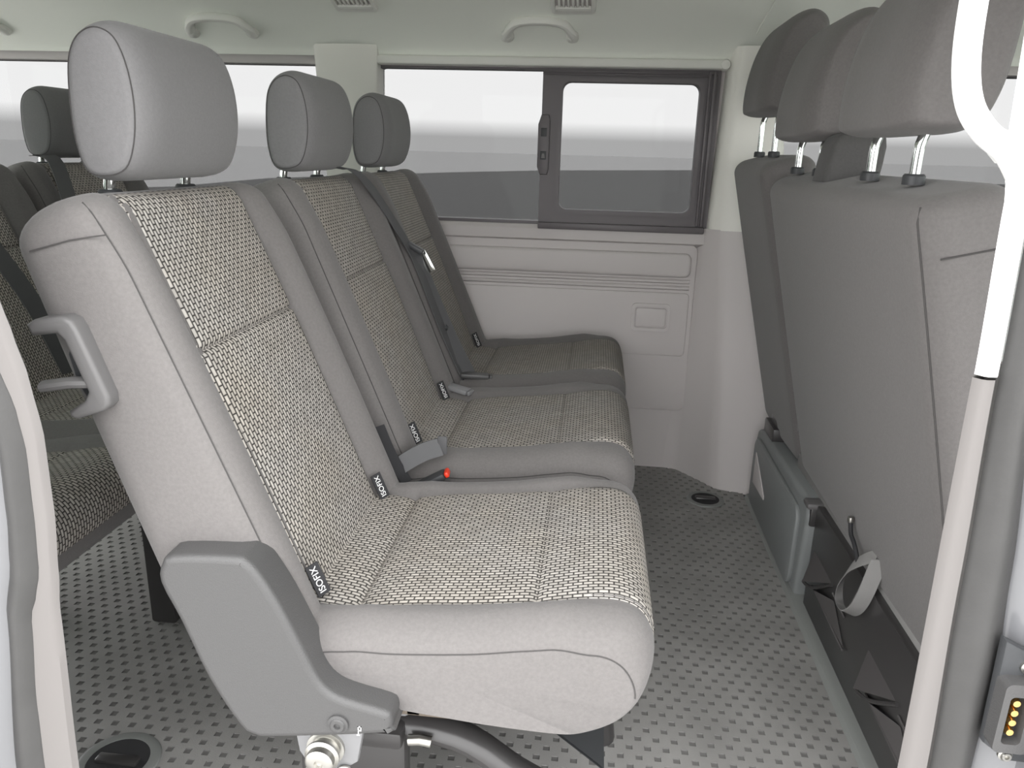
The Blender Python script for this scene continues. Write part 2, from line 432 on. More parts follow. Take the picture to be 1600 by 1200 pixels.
# --- back and front ends of the shell, and the door side outside the opening
g = MB()
g.box(-2.36, -2.30, .5, 1.38, -.05, .60); g.box(-2.36, -2.30, 1.38, 2.27, -.05, .02); g.box(-2.36, -2.30, .5, 2.27, 1.20, 1.35); g.box(-2.36, -2.30, .5, .62, .60, 1.20); g.box(-2.36, -2.30, 1.32, 1.38, .60, 1.20); g.box(-2.36, -2.30, 2.14, 2.27, .02, 1.20)  # far half left open, out of view, to let light into the cabin
structure(g.build('wall_back', 'wall', smooth=False), 'unseen rear end of the van, one wing door left open for light')
g = MB(); g.box(-2.335, -2.330, .60, 1.34, .58, 1.22); structure(g.build('window_4', 'clear'), 'rear door window')
g = MB()
g.box(1.75, 1.81, .5, 2.27, -.05, .72); g.box(1.75, 1.81, .5, 2.27, 1.15, 1.35); g.box(1.55, 1.75, .62, 2.2, .55, .70, .03)
structure(g.build('wall_front', 'dark', smooth=False), 'dashboard end of the cab')
g = MB(); g.box(1.775, 1.780, .55, 2.22, .70, 1.17); structure(g.build('window_5', 'clear'), 'windscreen')
g = MB()
g.box(-2.3, -.62, .55, .61, -.05, .70); g.box(-2.3, -.62, .55, .61, 1.13, 1.35); g.box(-.80, -.62, .55, .61, .70, 1.13); g.box(-2.3, -2.1, .55, .61, .70, 1.13)
g.box(.40, .50, .55, .61, -.05, 1.35); g.box(.40, 1.75, .55, .61, 1.16, 1.35); g.box(.40, 1.75, .55, .61, -.05, .02); g.box(1.35, 1.75, .55, .61, .02, .72)  # cab door left out, unseen, to let more light in
g.box(-.62, .40, .53, .61, 1.24, 1.35)
structure(g.build('wall_right', 'paint', smooth=False), 'pale bodywork around the open sliding door')
g = MB(); g.box(-2.12, -.78, .577, .582, .68, 1.15); structure(g.build('window_6', 'clear'), 'rear side window on the door side')
# ================================================================== SEATS
class Back:
    """backrest frame: e_s up the back, e_n forward, a across"""
    def __init__(s, xf, z0, k, yc, hw, L, d0, d1, rf=.034, rb=.04, rt=.035, bol=.022, ai=.137, groove=None, taper=.010):
        th = math.atan(k); s.es = Vector((-math.sin(th), 0, math.cos(th))); s.en = Vector((math.cos(th), 0, math.sin(th)))
        s.O = Vector((xf, yc, z0)); s.hw, s.L, s.d0, s.d1, s.rf, s.rb, s.rt, s.bolh, s.ai, s.groove, s.taper = hw, L, d0, d1, rf, rb, rt, bol, ai, groove, taper
    def P(s, a, sv, n): return s.O + Vector((0, a, 0)) + s.es * sv + s.en * n
    def inset(s, sv):
        if sv > s.L - s.rt:
            q = min(1, (sv - (s.L - s.rt)) / s.rt); return s.rt * (1 - math.sqrt(max(0, 1 - q * q)))
        if sv < .02: return .02 * (1 - math.sqrt(max(0, 1 - ((.02 - sv) / .02) ** 2)))
        return 0
    def bol(s, a, sv):
        h = s.bolh * sstep((abs(a) - s.ai + .004) / .045)
        h *= .55 + .45 * sstep((s.L - sv) / .10)
        if s.groove and abs(a) < s.ai + .004: h -= .004 * math.exp(-((sv - s.groove) / .004) ** 2)
        h -= .006 * math.exp(-((abs(a) - s.ai - .003) / .004) ** 2)*(1 if s.bolh else 0)
        h += .006 * math.sin(PI * min(1, max(0, sv / s.L))) * (1 - (a / s.hw) ** 2)
        return h
    def front(s, a, sv): return s.bol(a, sv) - s.inset(sv)
    def halfw(s, sv): return s.hw - s.taper * (max(0, sv) / s.L) ** 3
    def depth(s, sv):
        t = max(0, min(1, sv / s.L)); return s.d0 + (s.d1 - s.d0) * t
    def ring(s, sv):
        i = s.inset(sv); hw = s.halfw(sv) - i; rf = max(.006, s.rf - i * .3); rb = max(.006, s.rb - i * .3); d = s.depth(sv) - i
        pts = []; NF = 44
        af = hw - rf
        for k in range(NF + 1):
            a = -af + 2 * af * k / NF; pts.append((a, s.front(a, sv)))
        nf = s.front(af, sv) - rf
        for k in range(1, 8):
            q = PI / 2 * (1 - k / 7); pts.append((af + rf * math.cos(q), nf + rf * math.sin(q)))
        ab = hw - rb; nb = -d + rb
        for k in range(0, 7):
            q = -PI / 2 * k / 6; pts.append((ab + rb * math.cos(q), nb + rb * math.sin(q)))
        for k in range(1, 10):
            pts.append((ab - 2 * ab * k / 10, -d - .004 * math.sin(PI * k / 10)))
        for k in range(0, 7):
            q = -PI / 2 - PI / 2 * k / 6; pts.append((-ab + rb * math.cos(q), nb + rb * math.sin(q)))
        for k in range(0, 7):
            q = PI - PI / 2 * k / 7; pts.append((-af + rf * math.cos(q), nf + rf * math.sin(q)))
        return [s.P(a, sv, n) for a, n in pts]
    def svals(s):
        v = [.02 * (1 - math.cos(PI / 2 * k / 4)) for k in range(5)]
        n = 26; v += [.02 + (s.L - s.rt - .02) * k / n for k in range(1, n)]
        if s.groove: v += [s.groove + d for d in (-.012, -.008, -.004, 0, .004, .008, .012)]
        v += [s.L - s.rt + s.rt * math.sin(PI / 2 * k / 8) for k in range(9)]
        v = sorted(v); out = [v[0]]
        for q in v[1:]:
            if q - out[-1] > .0004: out.append(q)
        return out
    def body(s, name, m, parent):
        g = MB(); g.loft([s.ring(v) for v in s.svals()]); return g.build(name, m, parent, sharp=60)
    def insert(s, s0, s1, name, parent, lift=.0012):
        g = MB(); na = 25; rows = []; uvs = []; Ls = s1 - s0
        e_ = [.0, .0008, .0018, .003, .0045, .0065, .009, .012]
        nm = max(4, int((Ls - .024) / .012))
        tv = [x / Ls for x in e_] + [(.012 + (Ls - .024) * k / nm) / Ls for k in range(1, nm)] + [1 - x / Ls for x in e_[::-1]]
        ns = len(tv) - 1
        for i in range(-1, ns + 2):
            t = tv[min(ns, max(0, i))]; r = []; u = []
            for k in range(-1, na + 2):
                q = min(1, max(0, k / na)); a = -s.ai + 2 * s.ai * q; sv = s0 + (s1 - s0) * t
                edge = (i in (-1, ns + 1)) or (k in (-1, na + 1))
                top = lift if not edge else -.0004
                if edge: n = s.front(a, sv) + top
                else:
                    din = min(q, 1 - q) * 2 * s.ai; ds = min(t, 1 - t) * (s1 - s0)
                    n = s.front(a, sv) + lift - .0010 * math.exp(-min(din, ds) / .003) + (0 if not s.groove else 0)
                r.append(s.P(a, sv, n)); u.append((sv, a + (-.001 if k == -1 else .001 if k == na + 1 else 0)))
            rows.append(r); uvs.append(u)
        g.grid(rows, 0, uvs); return g.build(name, 'weave', parent, sharp=80)
    def side_seam(s, sgn, name, parent, q=PI * .22, s0=.02, m='seam'):
        pts = []
        for sv in [s0 + (s.L - s.rt * .4 - s0) * k / 40 for k in range(41)]:
            i = s.inset(sv); hw = s.halfw(sv) - i; rf = max(.006, s.rf - i * .3); af = hw - rf; nf = s.front(af, sv) - rf
            pts.append(s.P(sgn * (af + (rf + .0002) * math.cos(q)), sv, nf + (rf + .0002) * math.sin(q)))
        g = MB(); g.tube(pts, .0008, 5); return g.build(name, m, parent)

def text_mesh(txt, size):
    cu = bpy.data.curves.new('t', 'FONT'); cu.body = txt; cu.size = size; cu.align_x = 'CENTER'; cu.align_y = 'CENTER'; cu.extrude = .0002
    ob = bpy.data.objects.new('t', cu); C.objects.link(ob)
    dg = bpy.context.evaluated_depsgraph_get(); me = ob.evaluated_get(dg).to_mesh()
    vs = [v.co.copy() for v in me.vertices]; fs = [tuple(p.vertices) for p in me.polygons]
    bpy.data.objects.remove(ob, do_unlink=True); bpy.data.curves.remove(cu)
    return vs, fs
ISO = text_mesh('ISOFIX', .0115)
def iso_tag(parent, bk, a, sv):
    """black cloth label sticking out of the insert seam, reading upwards"""
    g = MB()
    L, W = .040, .0165
    base = bk.P(a, sv, bk.front(a, sv) + .013)
    ac = Vector((0, math.cos(.75), 0)) + bk.en * math.sin(.75); nn = bk.en * math.cos(.75) - Vector((0, math.sin(.75), 0))
    def P(u, v, d): return base + bk.es * u + ac * v + nn * d      # u along the back, v across
    vs = [P(x, y_, d) for d in (-.001, .001) for x, y_ in ((-L / 2, -W / 2), (L / 2, -W / 2), (L / 2, W / 2), (-L / 2, W / 2))]
    g.add(vs, [(0, 1, 2, 3), (4, 7, 6, 5), (0, 4, 5, 1), (1, 5, 6, 2), (2, 6, 7, 3), (3, 7, 4, 0)])
    vt, ft = ISO
    g.add([P(p.x, -p.y, .0012 + p.z) for p in vt], ft, 1)
    return g.build('isofix_label', ['tag', 'tagtext'], parent, smooth=False)

CUSH = [(-.375, .315), (-.378, .345), (-.37, .378), (-.335, .388), (-.29, .386), (-.262, .382), (-.252, .378), (-.24, .385), (-.19, .394), (-.11, .402), (-.055, .409), (-.042, .4085), (-.028, .413),
        (.02, .423), (.052, .424), (.076, .414), (.090, .392), (.092, .365), (.084, .335), (.066, .308), (.036, .292), (0, .286), (-.08, .288), (-.16, .295), (-.25, .305), (-.33, .308)]
CUSH_S = list(CUSH)
for i_, p_ in ((5, (-.268, .389)), (6, (-.25, .391)), (7, (-.232, .393)), (10, (-.058, .411)), (11, (-.042, .4135)), (12, (-.026, .416))): CUSH_S[i_] = p_
def norms2(P):
    N = len(P); out = []
    for i in range(N):
        t = P[(i + 1) % N] - P[(i - 1) % N]; n = Vector((-t.y, t.x)); out.append(n.normalized())
    ar = sum(P[i].x * P[(i + 1) % N].y - P[(i + 1) % N].x * P[i].y for i in range(N))
    return [-n for n in out] if ar > 0 else out
class Cush:
    def __init__(s, yc, hw, dx=0, r=.05, ai=.152, dz=0):
        s.yc, s.hw, s.dx, s.r, s.ai, s.dz = yc, hw, dx, r, ai, dz
        s.prof = crom([Vector(p) for p in CUSH], 6); s.nr = norms2(s.prof); s.sm = crom([Vector(p) for p in CUSH_S], 6); s.nsm = norms2(s.sm)
    def inset(s, c):
        q = (abs(c) - (s.hw - s.r)) / s.r
        return 0 if q <= 0 else s.r * (1 - math.sqrt(max(0, 1 - min(1, q) ** 2)))
    def pt(s, i, c, off=0):
        bl = sstep((abs(c) - s.ai + .004) / .02); p = s.prof[i].lerp(s.sm[i], bl); n = s.nr[i].lerp(s.nsm[i], bl).normalized(); ins = s.inset(c)
        bol = .010 * sstep((abs(c) - s.ai + .01) / .04) * max(0, n.y) * sstep((.04 - p.x) / .06) * (1 if p.y > .33 else 0)
        gv = .003 * math.exp(-((abs(c) - s.ai - .003) / .004) ** 2) * (1 if n.y > .2 else 0)
        q = p + n * (off + bol - gv)
        q = Vector((q.x - ins * .5 * sstep((q.x + .05) / .14), q.y - ins * .80 * sstep((q.y - .29) / .10)))
        return Vector((q.x + s.dx, s.yc + c, q.y + s.dz))
    def cs(s):
        m = s.hw - s.r; v = [-m + 2 * m * k / 40 for k in range(41)]
        e = [m + s.r * math.sin(PI / 2 * k / 9) for k in range(1, 10)]
        return [-x for x in e[::-1]] + v + e
    def body(s, name, m, parent):
        g = MB(); N = len(s.prof); g.loft([[s.pt(i, c) for i in range(N)] for c in s.cs()])
        return g.build(name, m, parent, sharp=60)
    def top_index(s, x):
        """profile index on the top face nearest to x"""
        return min((i for i in range(len(s.prof)) if s.nr[i].y > .3), key=lambda i: abs(s.prof[i].x - x))
    def idx(s, x0, x1):
        a = s.top_index(x0)
        b = s.top_index(x1) if x1 is not None else max(i for i in range(len(s.prof)) if s.prof[i].y > .345 and s.prof[i].x > .05 and s.nr[i].x > 0)
        return list(range(a, b + 1))
    def insert(s, x0, x1, name, parent, lift=.0013):
        ids = s.idx(x0, x1); g = MB(); na = 25; rows = []; uvs = []
        acc = [0]
        for a, b in zip(ids, ids[1:]): acc.append(acc[-1] + (s.prof[b] - s.prof[a]).length)
        tot = acc[-1]; u0 = x0
        for j in range(-1, len(ids) + 1):
            jj = min(len(ids) - 1, max(0, j)); r = []; u = []
            for k in range(-1, na + 2):
                q = min(1, max(0, k / na)); c = -s.ai + 2 * s.ai * q
                edge = j in (-1, len(ids)) or k in (-1, na + 1)
                d = min(min(q, 1 - q) * 2 * s.ai, min(acc[jj], tot - acc[jj]))
                off = -.0004 if edge else lift - .0010 * math.exp(-d / .003)
                r.append(s.pt(ids[jj], c, off)); u.append((u0 + acc[jj], c + (-.001 if k == -1 else .001 if k == na + 1 else 0)))
            rows.append(r); uvs.append(u)
        g.grid(rows, 0, uvs); return g.build(name, 'weave', parent, sharp=80)
    def side_seam(s, sgn, parent):
        c = sgn * s.hw * .9985; ids = [i for i in range(len(s.prof)) if (s.nr[i].y > -.05 and s.prof[i].x > -.33)]
        g = MB(); g.tube([s.pt(i, c, .0012) for i in ids], .0008, 5); return g.build('seam', 'seam', parent)

HR = [(-.045, -.045), (-.046, .0), (-.040, .045), (-.024, .070), (.002, .080), (.028, .070), (.043, .038), (.048, -.005), (.042, -.045), (.025, -.075), (-.008, -.084), (-.034, -.077)]
HRF = [(-.062, -.085), (-.060, -.03), (-.045, .035), (-.020, .082), (.020, .108), (.052, .104), (.070, .075), (.068, .0), (.058, -.06), (.035, -.095), (-.02, -.102), (-.052, -.098)]
def headrest(root, cx, cz, yc, hw, r=.05, prof=HR, m='fabric_hr', seam=True, posts=(.085, .03, .07), post_tilt=0.0, scale=1.0, wx=.5, wz=.5, seat_top=.846):
    """upholstered pad lofted across, on two chrome posts"""
    P = crom([Vector(p) * scale for p in prof], 5); nr = norms2(P)
    hx = max(abs(p.x) for p in P); hz = max(abs(p.y) for p in P)
    def pt(i, c, off=0):
        q = (abs(c) - (hw - r)) / r; ins = 0 if q <= 0 else r * (1 - math.sqrt(max(0, 1 - min(1, q) ** 2)))
        p_ = P[i]; k = Vector((p_.x * (1 - ins * wx / hx), p_.y * (1 - ins * (wz if p_.y > 0 else wz * .6) / hz))) + nr[i] * off; return Vector((cx + k.x, yc + c, cz + k.y))
    m_ = hw - r; cs = [-m_ + 2 * m_ * k / 12 for k in range(13)]; e = [m_ + r * math.sin(PI / 2 * k / 10) for k in range(1, 11)]
    cs = [-x for x in e[::-1]] + cs + e
    g = MB(); g.loft([[pt(i, c) for i in range(len(P))] for c in cs]); h = g.build('headrest', m, root, sharp=60)
    if seam:
        for sg in (-1, 1):
            c = sg * (m_ + r * .93); g = MB(); pp = [pt(i, c, .0006) for i in range(len(P))]; g.tube(pp + [pp[0]], .0007, 5, cap=False); g.build('seam', 'seam', h)
    lowz = cz + min(p.y for p in P)
    for sg in (-1, 1):
        y = yc + sg * posts[0]; g = MB()
        x = cx + posts[1]
        path = crom([(x - post_tilt, y, seat_top - .006), (x - post_tilt, y, lowz - .02), (x - post_tilt * .6 , y, lowz - .004), (x + .008, y, lowz + .03)], 4, False)
        g.tube(path, .0065, 12); g.build('headrest_post', 'chrome', h)
        g = MB(); z0 = seat_top
        g.lathe([(.013, -.010), (.013, .0005), (.011, .003), (.0068, .003)], (x - post_tilt, y, z0), 'z', 16); g.build('post_sleeve', 'dark', h)
    return h

KB = .41
def std_seat(root, yc, hw, near_seam=True):
    bk = Back(-.298, .36, KB, yc, hw, .538, .138, .103, groove=.345)
    b = bk.body('backrest', 'fabric', root)
    bk.insert(.012, .3447, 'lower_insert', b); bk.insert(.3453, .538 - .035 + .035 * .80, 'upper_insert', b)
    for sg in (-1, 1): bk.side_seam(sg, 'seam', b)
    iso_tag(b, bk, -.146, .050); iso_tag(b, bk, .134, .046)
    cu = Cush(yc, hw)
    c = cu.body('cushion', 'fabric', root)
    cu.insert(-.345, -.252, 'rear_insert', c); cu.insert(-.252, -.042, 'middle_insert', c); cu.insert(-.042, None, 'front_insert', c)
    for sg in (-1, 1): cu.side_seam(sg, c)
    headrest(root, -.518, .942, yc, .122, r=.045, posts=(.083, -.025, .036), post_tilt=.0, wx=.45, wz=.42)
    return bk, cu, b, c

# ---- folding single seat nearest the door
SY = .92
fs = thing('folding_seat', 'grey fabric folding single seat with dark side cover, nearest the door', 'car seat', (-.2, SY, 0))
bk1, cu1, b1, c1 = std_seat(fs, SY, .213)
# horizontal stitch on the side of the backrest
g = MB(); g.tube([(x_, SY - bk1.halfw(.47) + .0003, z_) for x_, z_ in ((-.556, .7935), (-.540, .798), (-.512, .806), (-.490, .810), (-.474, .8125))], .0008, 5); g.build('seam', 'seam', b1)
# plastic side cover
CO = [(-.436, .455), (-.432, .478), (-.418, .489), (-.352, .493), (-.338, .489), (-.325, .474), (-.306, .440), (-.286, .395), (-.270, .357), (-.258, .340), (-.238, .330), (-.196, .320), (-.188, .312),
      (-.188, .300), (-.196, .290), (-.32, .270), (-.345, .270), (-.362, .282), (-.393, .340), (-.418, .410)]
CO2 = [tuple(p) for p in crom([Vector(p) for p in CO], 3)]
g = MB()
cp = [Vector(p) for p in CO2]; cn = norms2(cp); N_ = len(cp); rr = .008
ringsets = [(.674 + rr * (1 - math.cos(PI / 2 * k / 5)), rr * (1 - math.sin(PI / 2 * k / 5))) for k in range(6)] + [(.722, 0)]
rings = [[Vector((p.x - n.x * i_, y_, p.y - n.y * i_)) for p, n in zip(cp, cn)] for y_, i_ in ringsets]
g.loft(rings, False)
for rg in (rings[0], rings[-1]): g.add(rg, [tuple(q) for q in tessellate_polygon([[Vector((p.x, p.z, 0)) for p in rg]])])
cv = g.build('side_cover', 'cover', fs, sharp=50)
def bolt(parent, x, y, z, r, m='steel', name='bolt', h=.006):
    g = MB(); g.lathe([(r * 1.35, 0), (r * 1.35, -.0025), (r * 1.1, -.003), (r, -.0035), (r, -h), (r * .85, -h - .0015), (r * .45, -h - .0015), (r * .4, -h + .001), (.0002, -h + .001)], (x, y, z), 'y', 20)
    return g.build(name, m, parent)
bolt(cv, -.247, .674, .300, .0085, 'cover', 'screw', .004)
g = MB(); g.box(-.2255, -.2245, .6733, .6745, .288, .299); g.box(-.2255, -.2215, .6733, .6745, .298, .299); g.box(-.2225, -.2215, .6733, .6745, .2935, .299); g.box(-.2255, -.2215, .6733, .6745, .2930, .294); g.box(-.2268, -.2235, .6733, .6745, .287, .288)
g.build('moulded_mark', 'mark', cv, smooth=False)
# recliner handle: a C-shaped grip wrapped round the rear edge, with its lever
g = MB()
g.prism([(-.556, .724), (-.548, .729), (-.516, .734), (-.507, .730), (-.502, .721), (-.478, .654), (-.478, .645), (-.484, .638), (-.516, .626), (-.523, .628), (-.524, .635), (-.505, .647), (-.500, .657), (-.518, .709), (-.524, .716), (-.552, .712)], 'y', .692, .730, .005, 3)
hd = g.build('release_handle', 'handle', b1, sharp=50)
g = MB(); g.prism([(-.515, .722), (-.500, .716), (-.483, .650), (-.490, .640), (-.512, .636), (-.524, .660), (-.530, .69)], 'y', .712, .72, .003); g.build('handle_recess', 'dark', b1)
g = MB(); g.tube([(-.500, .705, .664), (-.520, .700, .664), (-.550, .697, .659)], .008, 10, flat=(.0105, .006), up=(0, -1, 0)); g.build('release_lever', 'handle', b1)
# steelwork underneath
g = MB(); g.box(-.19, .0, .74, .76, .262, .296, .003); g.box(-.19, .0, 1.06, 1.08, .262, .296, .003); g.box(-.20, -.17, .74, 1.08, .262, .29, .003)
g.build('seat_frame', 'rust', fs)
g = MB(); g.prism([(-.312, .285), (-.225, .285), (-.236, .225), (-.262, .205), (-.292, .21), (-.305, .232)], 'y', .70, .712, .003)
br = g.build('hinge_bracket', 'bracket', fs)
g = MB(); g.lathe([(.022, 0), (.022, -.004), (.017, -.005), (.017, -.012), (.020, -.013), (.020, -.016), (.016, -.018), (.016, -.026), (.013, -.028), (.005, -.028), (.004, -.025), (.0003, -.025)], (-.272, .700, .243), 'y', 28); g.build('pivot_bolt', 'steel', br)
bolt(br, -.286, .698, .211, .008); bolt(br, -.250, .698, .211, .008)
g = MB(); g.prism([(-.232, .285), (-.10, .285), (-.20, .225), (-.236, .225)], 'y', .78, .79, .003); g.build('hinge_plate', 'bracket', fs)
# black tubular swing legs and floor foot
for yy in (.80, 1.04):
    g = MB(); g.tube(crom([(-.30, yy, .20), (-.26, yy, .205), (-.14, yy, .19), (-.06, yy, .14), (.01, yy, .10), (.05, yy, .05), (.06, yy, .0)], 5, False), .02, 12, flat=(.018, .022))
    g.build('swing_leg', 'black', fs)
g = MB(); g.box(-.33, -.20, .76, 1.08, .19, .215, .006); g.build('cross_tube', 'black', fs)
g = MB(); g.box(-.34, -.20, .78, .81, 0, .2, .008); g.build('floor_foot', 'black', fs)
g = MB(); g.box(-.34, -.20, 1.03, 1.06, 0, .2, .008); g.build('floor_foot', 'black', fs)
g = MB(); g.tube([(-.192, .765, .205), (-.178, .765, .207), (-.164, .765, .205)], .007, 12); g.build('latch_pin', 'steel', fs)
g = MB(); g.grid([[(x, y, z) for y in (.80, 1.05)] for x, z in ((-.10, .27), (-.02, .215), (.05, .16))]); 
g.grid([[(x, y, z - .004) for y in (.80, 1.05)] for x, z in ((-.10, .27), (-.02, .215), (.05, .16))]); g.build('support_plate', 'dark', fs)

# ---- double bench behind it
bs = thing('bench_seat', 'grey fabric two-seat bench between the single seat and the far window', 'car seat', (-.2, 1.66, 0))
bkA, cuA, bA, cA = std_seat(bs, 1.42, .232)
bkB, cuB, bB, cB = std_seat(bs, 1.895, .232)
for yy in (1.25, 2.05):
    g = MB(); g.box(-.34, -.28, yy - .02, yy + .02, 0, .30, .006); g.build('leg', 'black', bs)
    g = MB(); g.box(-.02, .03, yy - .02, yy + .02, 0, .29, .006); g.build('leg', 'black', bs)

# ---- third row: three seats, copied part by part
def copy_tree(o, parent, keep_name=True):
    c = o.copy(); C.objects.link(c); c.parent = parent
    for ch in list(o.children): copy_tree(ch, c)
    return c
rb = thing('rear_bench_seat', 'woven grey three-seat bench in the row behind the pillar', 'car seat', (-1.0, 1.42, 0))
def copy_seat(src, dst, shift):
    for ch in list(src.children):
        c = copy_tree(ch, dst); c.location = ch.location + shift
    return
copy_seat(bs, rb, Vector((0.0, .24, 0)))          # far two seats (offset follows the root)
for ch in list(rb.children):
    ch.location = Vector((0, .015 + 0.225, 0))
for src in (bA, cA):
    c = copy_tree(src, rb); c.location = Vector((0, -.235, 0))
hA = [ch for ch in bs.children if ch.name.startswith('headrest')][0]
c = copy_tree(hA, rb); c.location = Vector((0, -.235, 0))

# ---- front passenger bench (seen from behind)
def rear_x(z): return .343 + .245 * (.85 - z)
def front_seat(root, yc, hw, ztop, z0, hrs, hr_dz, near):
    k = .245; d = .115; cth = math.cos(math.atan(k))
    xf = rear_x(z0) + d / cth
    bk = Back(xf, z0, k, yc, hw, (ztop - z0) / cth, d, d, rf=.035, rb=.036, rt=.030, bol=0, ai=.13, taper=.012)
    b = bk.body('backrest', 'fabric', root)
    cu = Cush(yc, hw, dx=.86); c = cu.body('cushion', 'fabric', root)
    for hy in hrs:
        headrest(root, .398, 1.035 + hr_dz, hy, .140, r=.075, prof=HRF, m='fabric', seam=False, posts=(.080, -.006, .075), post_tilt=.006, scale=1.0, wx=.40, wz=.35, seat_top=ztop - .003)
    return bk, b
fb = thing('front_bench_seat', 'grey fabric front passenger bench seen from behind beside the door pillar', 'car seat', (.55, 1.29, 0))
bkF, bF = front_seat(fb, 1.280, .403, .888, .265, (1.105, 1.525), 0, True)
# stitched seam down the rear corner and across the side
pts = []
for sv in [.02 + (bkF.L - .03) * k_ / 40 for k_ in range(41)]:
    i = bkF.inset(sv); hw = bkF.halfw(sv) - i; rb_ = max(.006, bkF.rb - i * .3); d = bkF.depth(sv) - i
    pts.append(bkF.P(-(hw - rb_ + (rb_ + .0003) * .55), sv, -d + rb_ - (rb_ + .0003) * .835))
g = MB(); g.tube(pts, .0012, 5); g.build('seam', 'seam', bF)
sv = .575; g = MB(); g.tube([bkF.P(-bkF.halfw(sv) - .0003, sv + .0 * k_, -.095 + .085 * k_ / 6) for k_ in range(7)], .0012, 5); g.build('seam', 'seam', bF)
# belt guide housing on top of the bench
g = MB()
rings = []
for z, sx_, sy_ in ((.868, 1, 1), (.90, 1, 1), (.925, .97, .97), (.938, .88, .9), (.944, .7, .75), (.946, .4, .5)):
    ring = []
    for q in rrect(-.048 * sx_, .040 * sx_, -.040 * sy_, .040 * sy_, .014 * min(sx_, sy_), 4): ring.append((.412 + q[0] + (z - .868) * .12, 1.375 + q[1], z))
    rings.append(ring)
g.loft(rings); g.build('belt_guide', 'fabric_dark', fb, sharp=50)
g = MB(); g.prism([(.9, .262), (1.70, .262), (1.70, .215), (.9, .215)], 'x', .492, .498, .001); 
fl2 = g.build('fabric_flap', 'strap', fb)
# black steel base plate with pressed pockets
g = MB()
PX = .478
def plate(mb):
    mb.box(PX, PX + .018, .70, 1.475, .004, .235, .002)
plate(g)
bp_ = g.build('base_plate', 'black', fb)
for yc_ in (1.362, 1.035):
    g = MB()
    # pressed pocket: slanted cheek, rolled lip, lower tray with two rib edges
    y1, y2 = yc_ + .085, yc_ - .04
    g.add([(PX + .002, y1 + .008, .152), (PX + .002, y1, .090), (PX - .022, y1 - .015, .086), (PX + .002, y2, .150)], [(0, 1, 2), (0, 2, 3), (1, 3, 2), (0, 3, 1)])
    g.build('pressed_cheek', 'cheek', bp_, smooth=False)
    g = MB(); g.tube(crom([(PX - .002, y1, .088), (PX - .018, y1 - .012, .085), (PX - .014, y1 - .06, .100), (PX - .002, y2, .146)], 4, False), .0035, 8); g.build('rolled_lip', 'black', bp_)
    g = MB(); g.add([(PX - .001, y1 - .02, .082), (PX - .012, y1 - .06, .095), (PX - .001, y2 - .02, .125), (PX - .001, yc_ - .14, .078)], [(0, 1, 3), (1, 2, 3)]); g.build('pressed_tray', 'cheek', bp_, smooth=False)
    g = MB(); g.tube([(PX - .002, y1 - .018, .080), (PX - .003, yc_ - .14, .076)], .0022, 6); g.build('pressed_rib', 'cheek', bp_)
    g = MB(); g.tube([(PX - .002, y2 - .01, .135), (PX - .002, yc_ - .12, .13)], .0022, 6); g.build('pressed_rib', 'cheek', bp_)
g = MB(); g.box(.52, .95, .92, .96, 0, .29, .005); g.box(.52, .95, 1.43, 1.462, 0, .29, .005); g.box(.90, .94, .93, 1.46, 0, .29, .005); g.build('base_side', 'black', fb)

# ---- driver's seat
ds = thing('driver_seat', "grey driver's seat with raised headrest beside the far wall", 'car seat', (.55, 1.88, 0))
bkD, bD = front_seat(ds, 1.888, .20, .918, .255, (1.915,), .062, False)
bolster = MB(); bolster.prism([(.455, .43), (.50, .395), (.56, .21), (.535, .20), (.49, .30)], 'y', 2.07, 2.09, .006, 3); bolster.build('recliner_cover', 'fabric_dark', ds)
g = MB(); g.lathe([(.02, 0), (.03, .008), (.028, .02), (.012, .026)], (.50, 2.088, .27), 'y', 18); g.build('recliner_knob', 'handle', ds)
# plastic seat box with an open side niche
g = MB()
side = [(1.985, .012), (2.0, .10), (1.997, .19), (1.985, .215), (1.94, .225), (1.50, .235), (1.488, .228), (1.480, .20), (1.505, .012)]
g.prism([(p[0], p[1]) for p in side], 'x', .462, .90, .012, 3)
bx = g.build('seat_box', 'basebox', ds)
g = MB(); g.prism([(1.93, .165), (1.80, .098), (1.93, .09)], 'x', .458, .463, .002); g.build('niche_panel', 'wall', bx)
g = MB(); g.prism(rrect(1.52, 1.965, .02, .205, .03), 'x', .452, .464, .005); 
g.build('box_face', 'basebox', bx)
g = MB(); g.prism([(1.925, .172), (1.795, .105), (1.795, .096), (1.925, .088)], 'x', .4495, .4525, .001); g.build('niche_panel', 'wall', bx)
g = MB(); g.box(.47, .56, 1.86, 1.96, .222, .258, .004); g.box(.48, .54, 1.88, 1.94, .255, .285, .004); g.build('slide_rail', 'black', ds)
g = MB(); g.box(.468, .52, 1.478, 1.51, .185, .226, .004); rc = g.build('rail_cap', 'black', ds)
g = MB(); g.box(.46, .53, 1.478, 1.515, .222, .236, .005); g.build('cap_lip', 'handle', ds)
g = MB(); g.box(.50, .60, 1.478, 1.52, .004, .17, .006); g.build('inner_panel', 'bracket', ds)

# ================================================================== BELTS AND BUCKLES
def belt_path(bk, pts, n=.0):
    return [bk.P(a, s_, bk.bolh + .010 + dn) for a, s_, dn in pts]
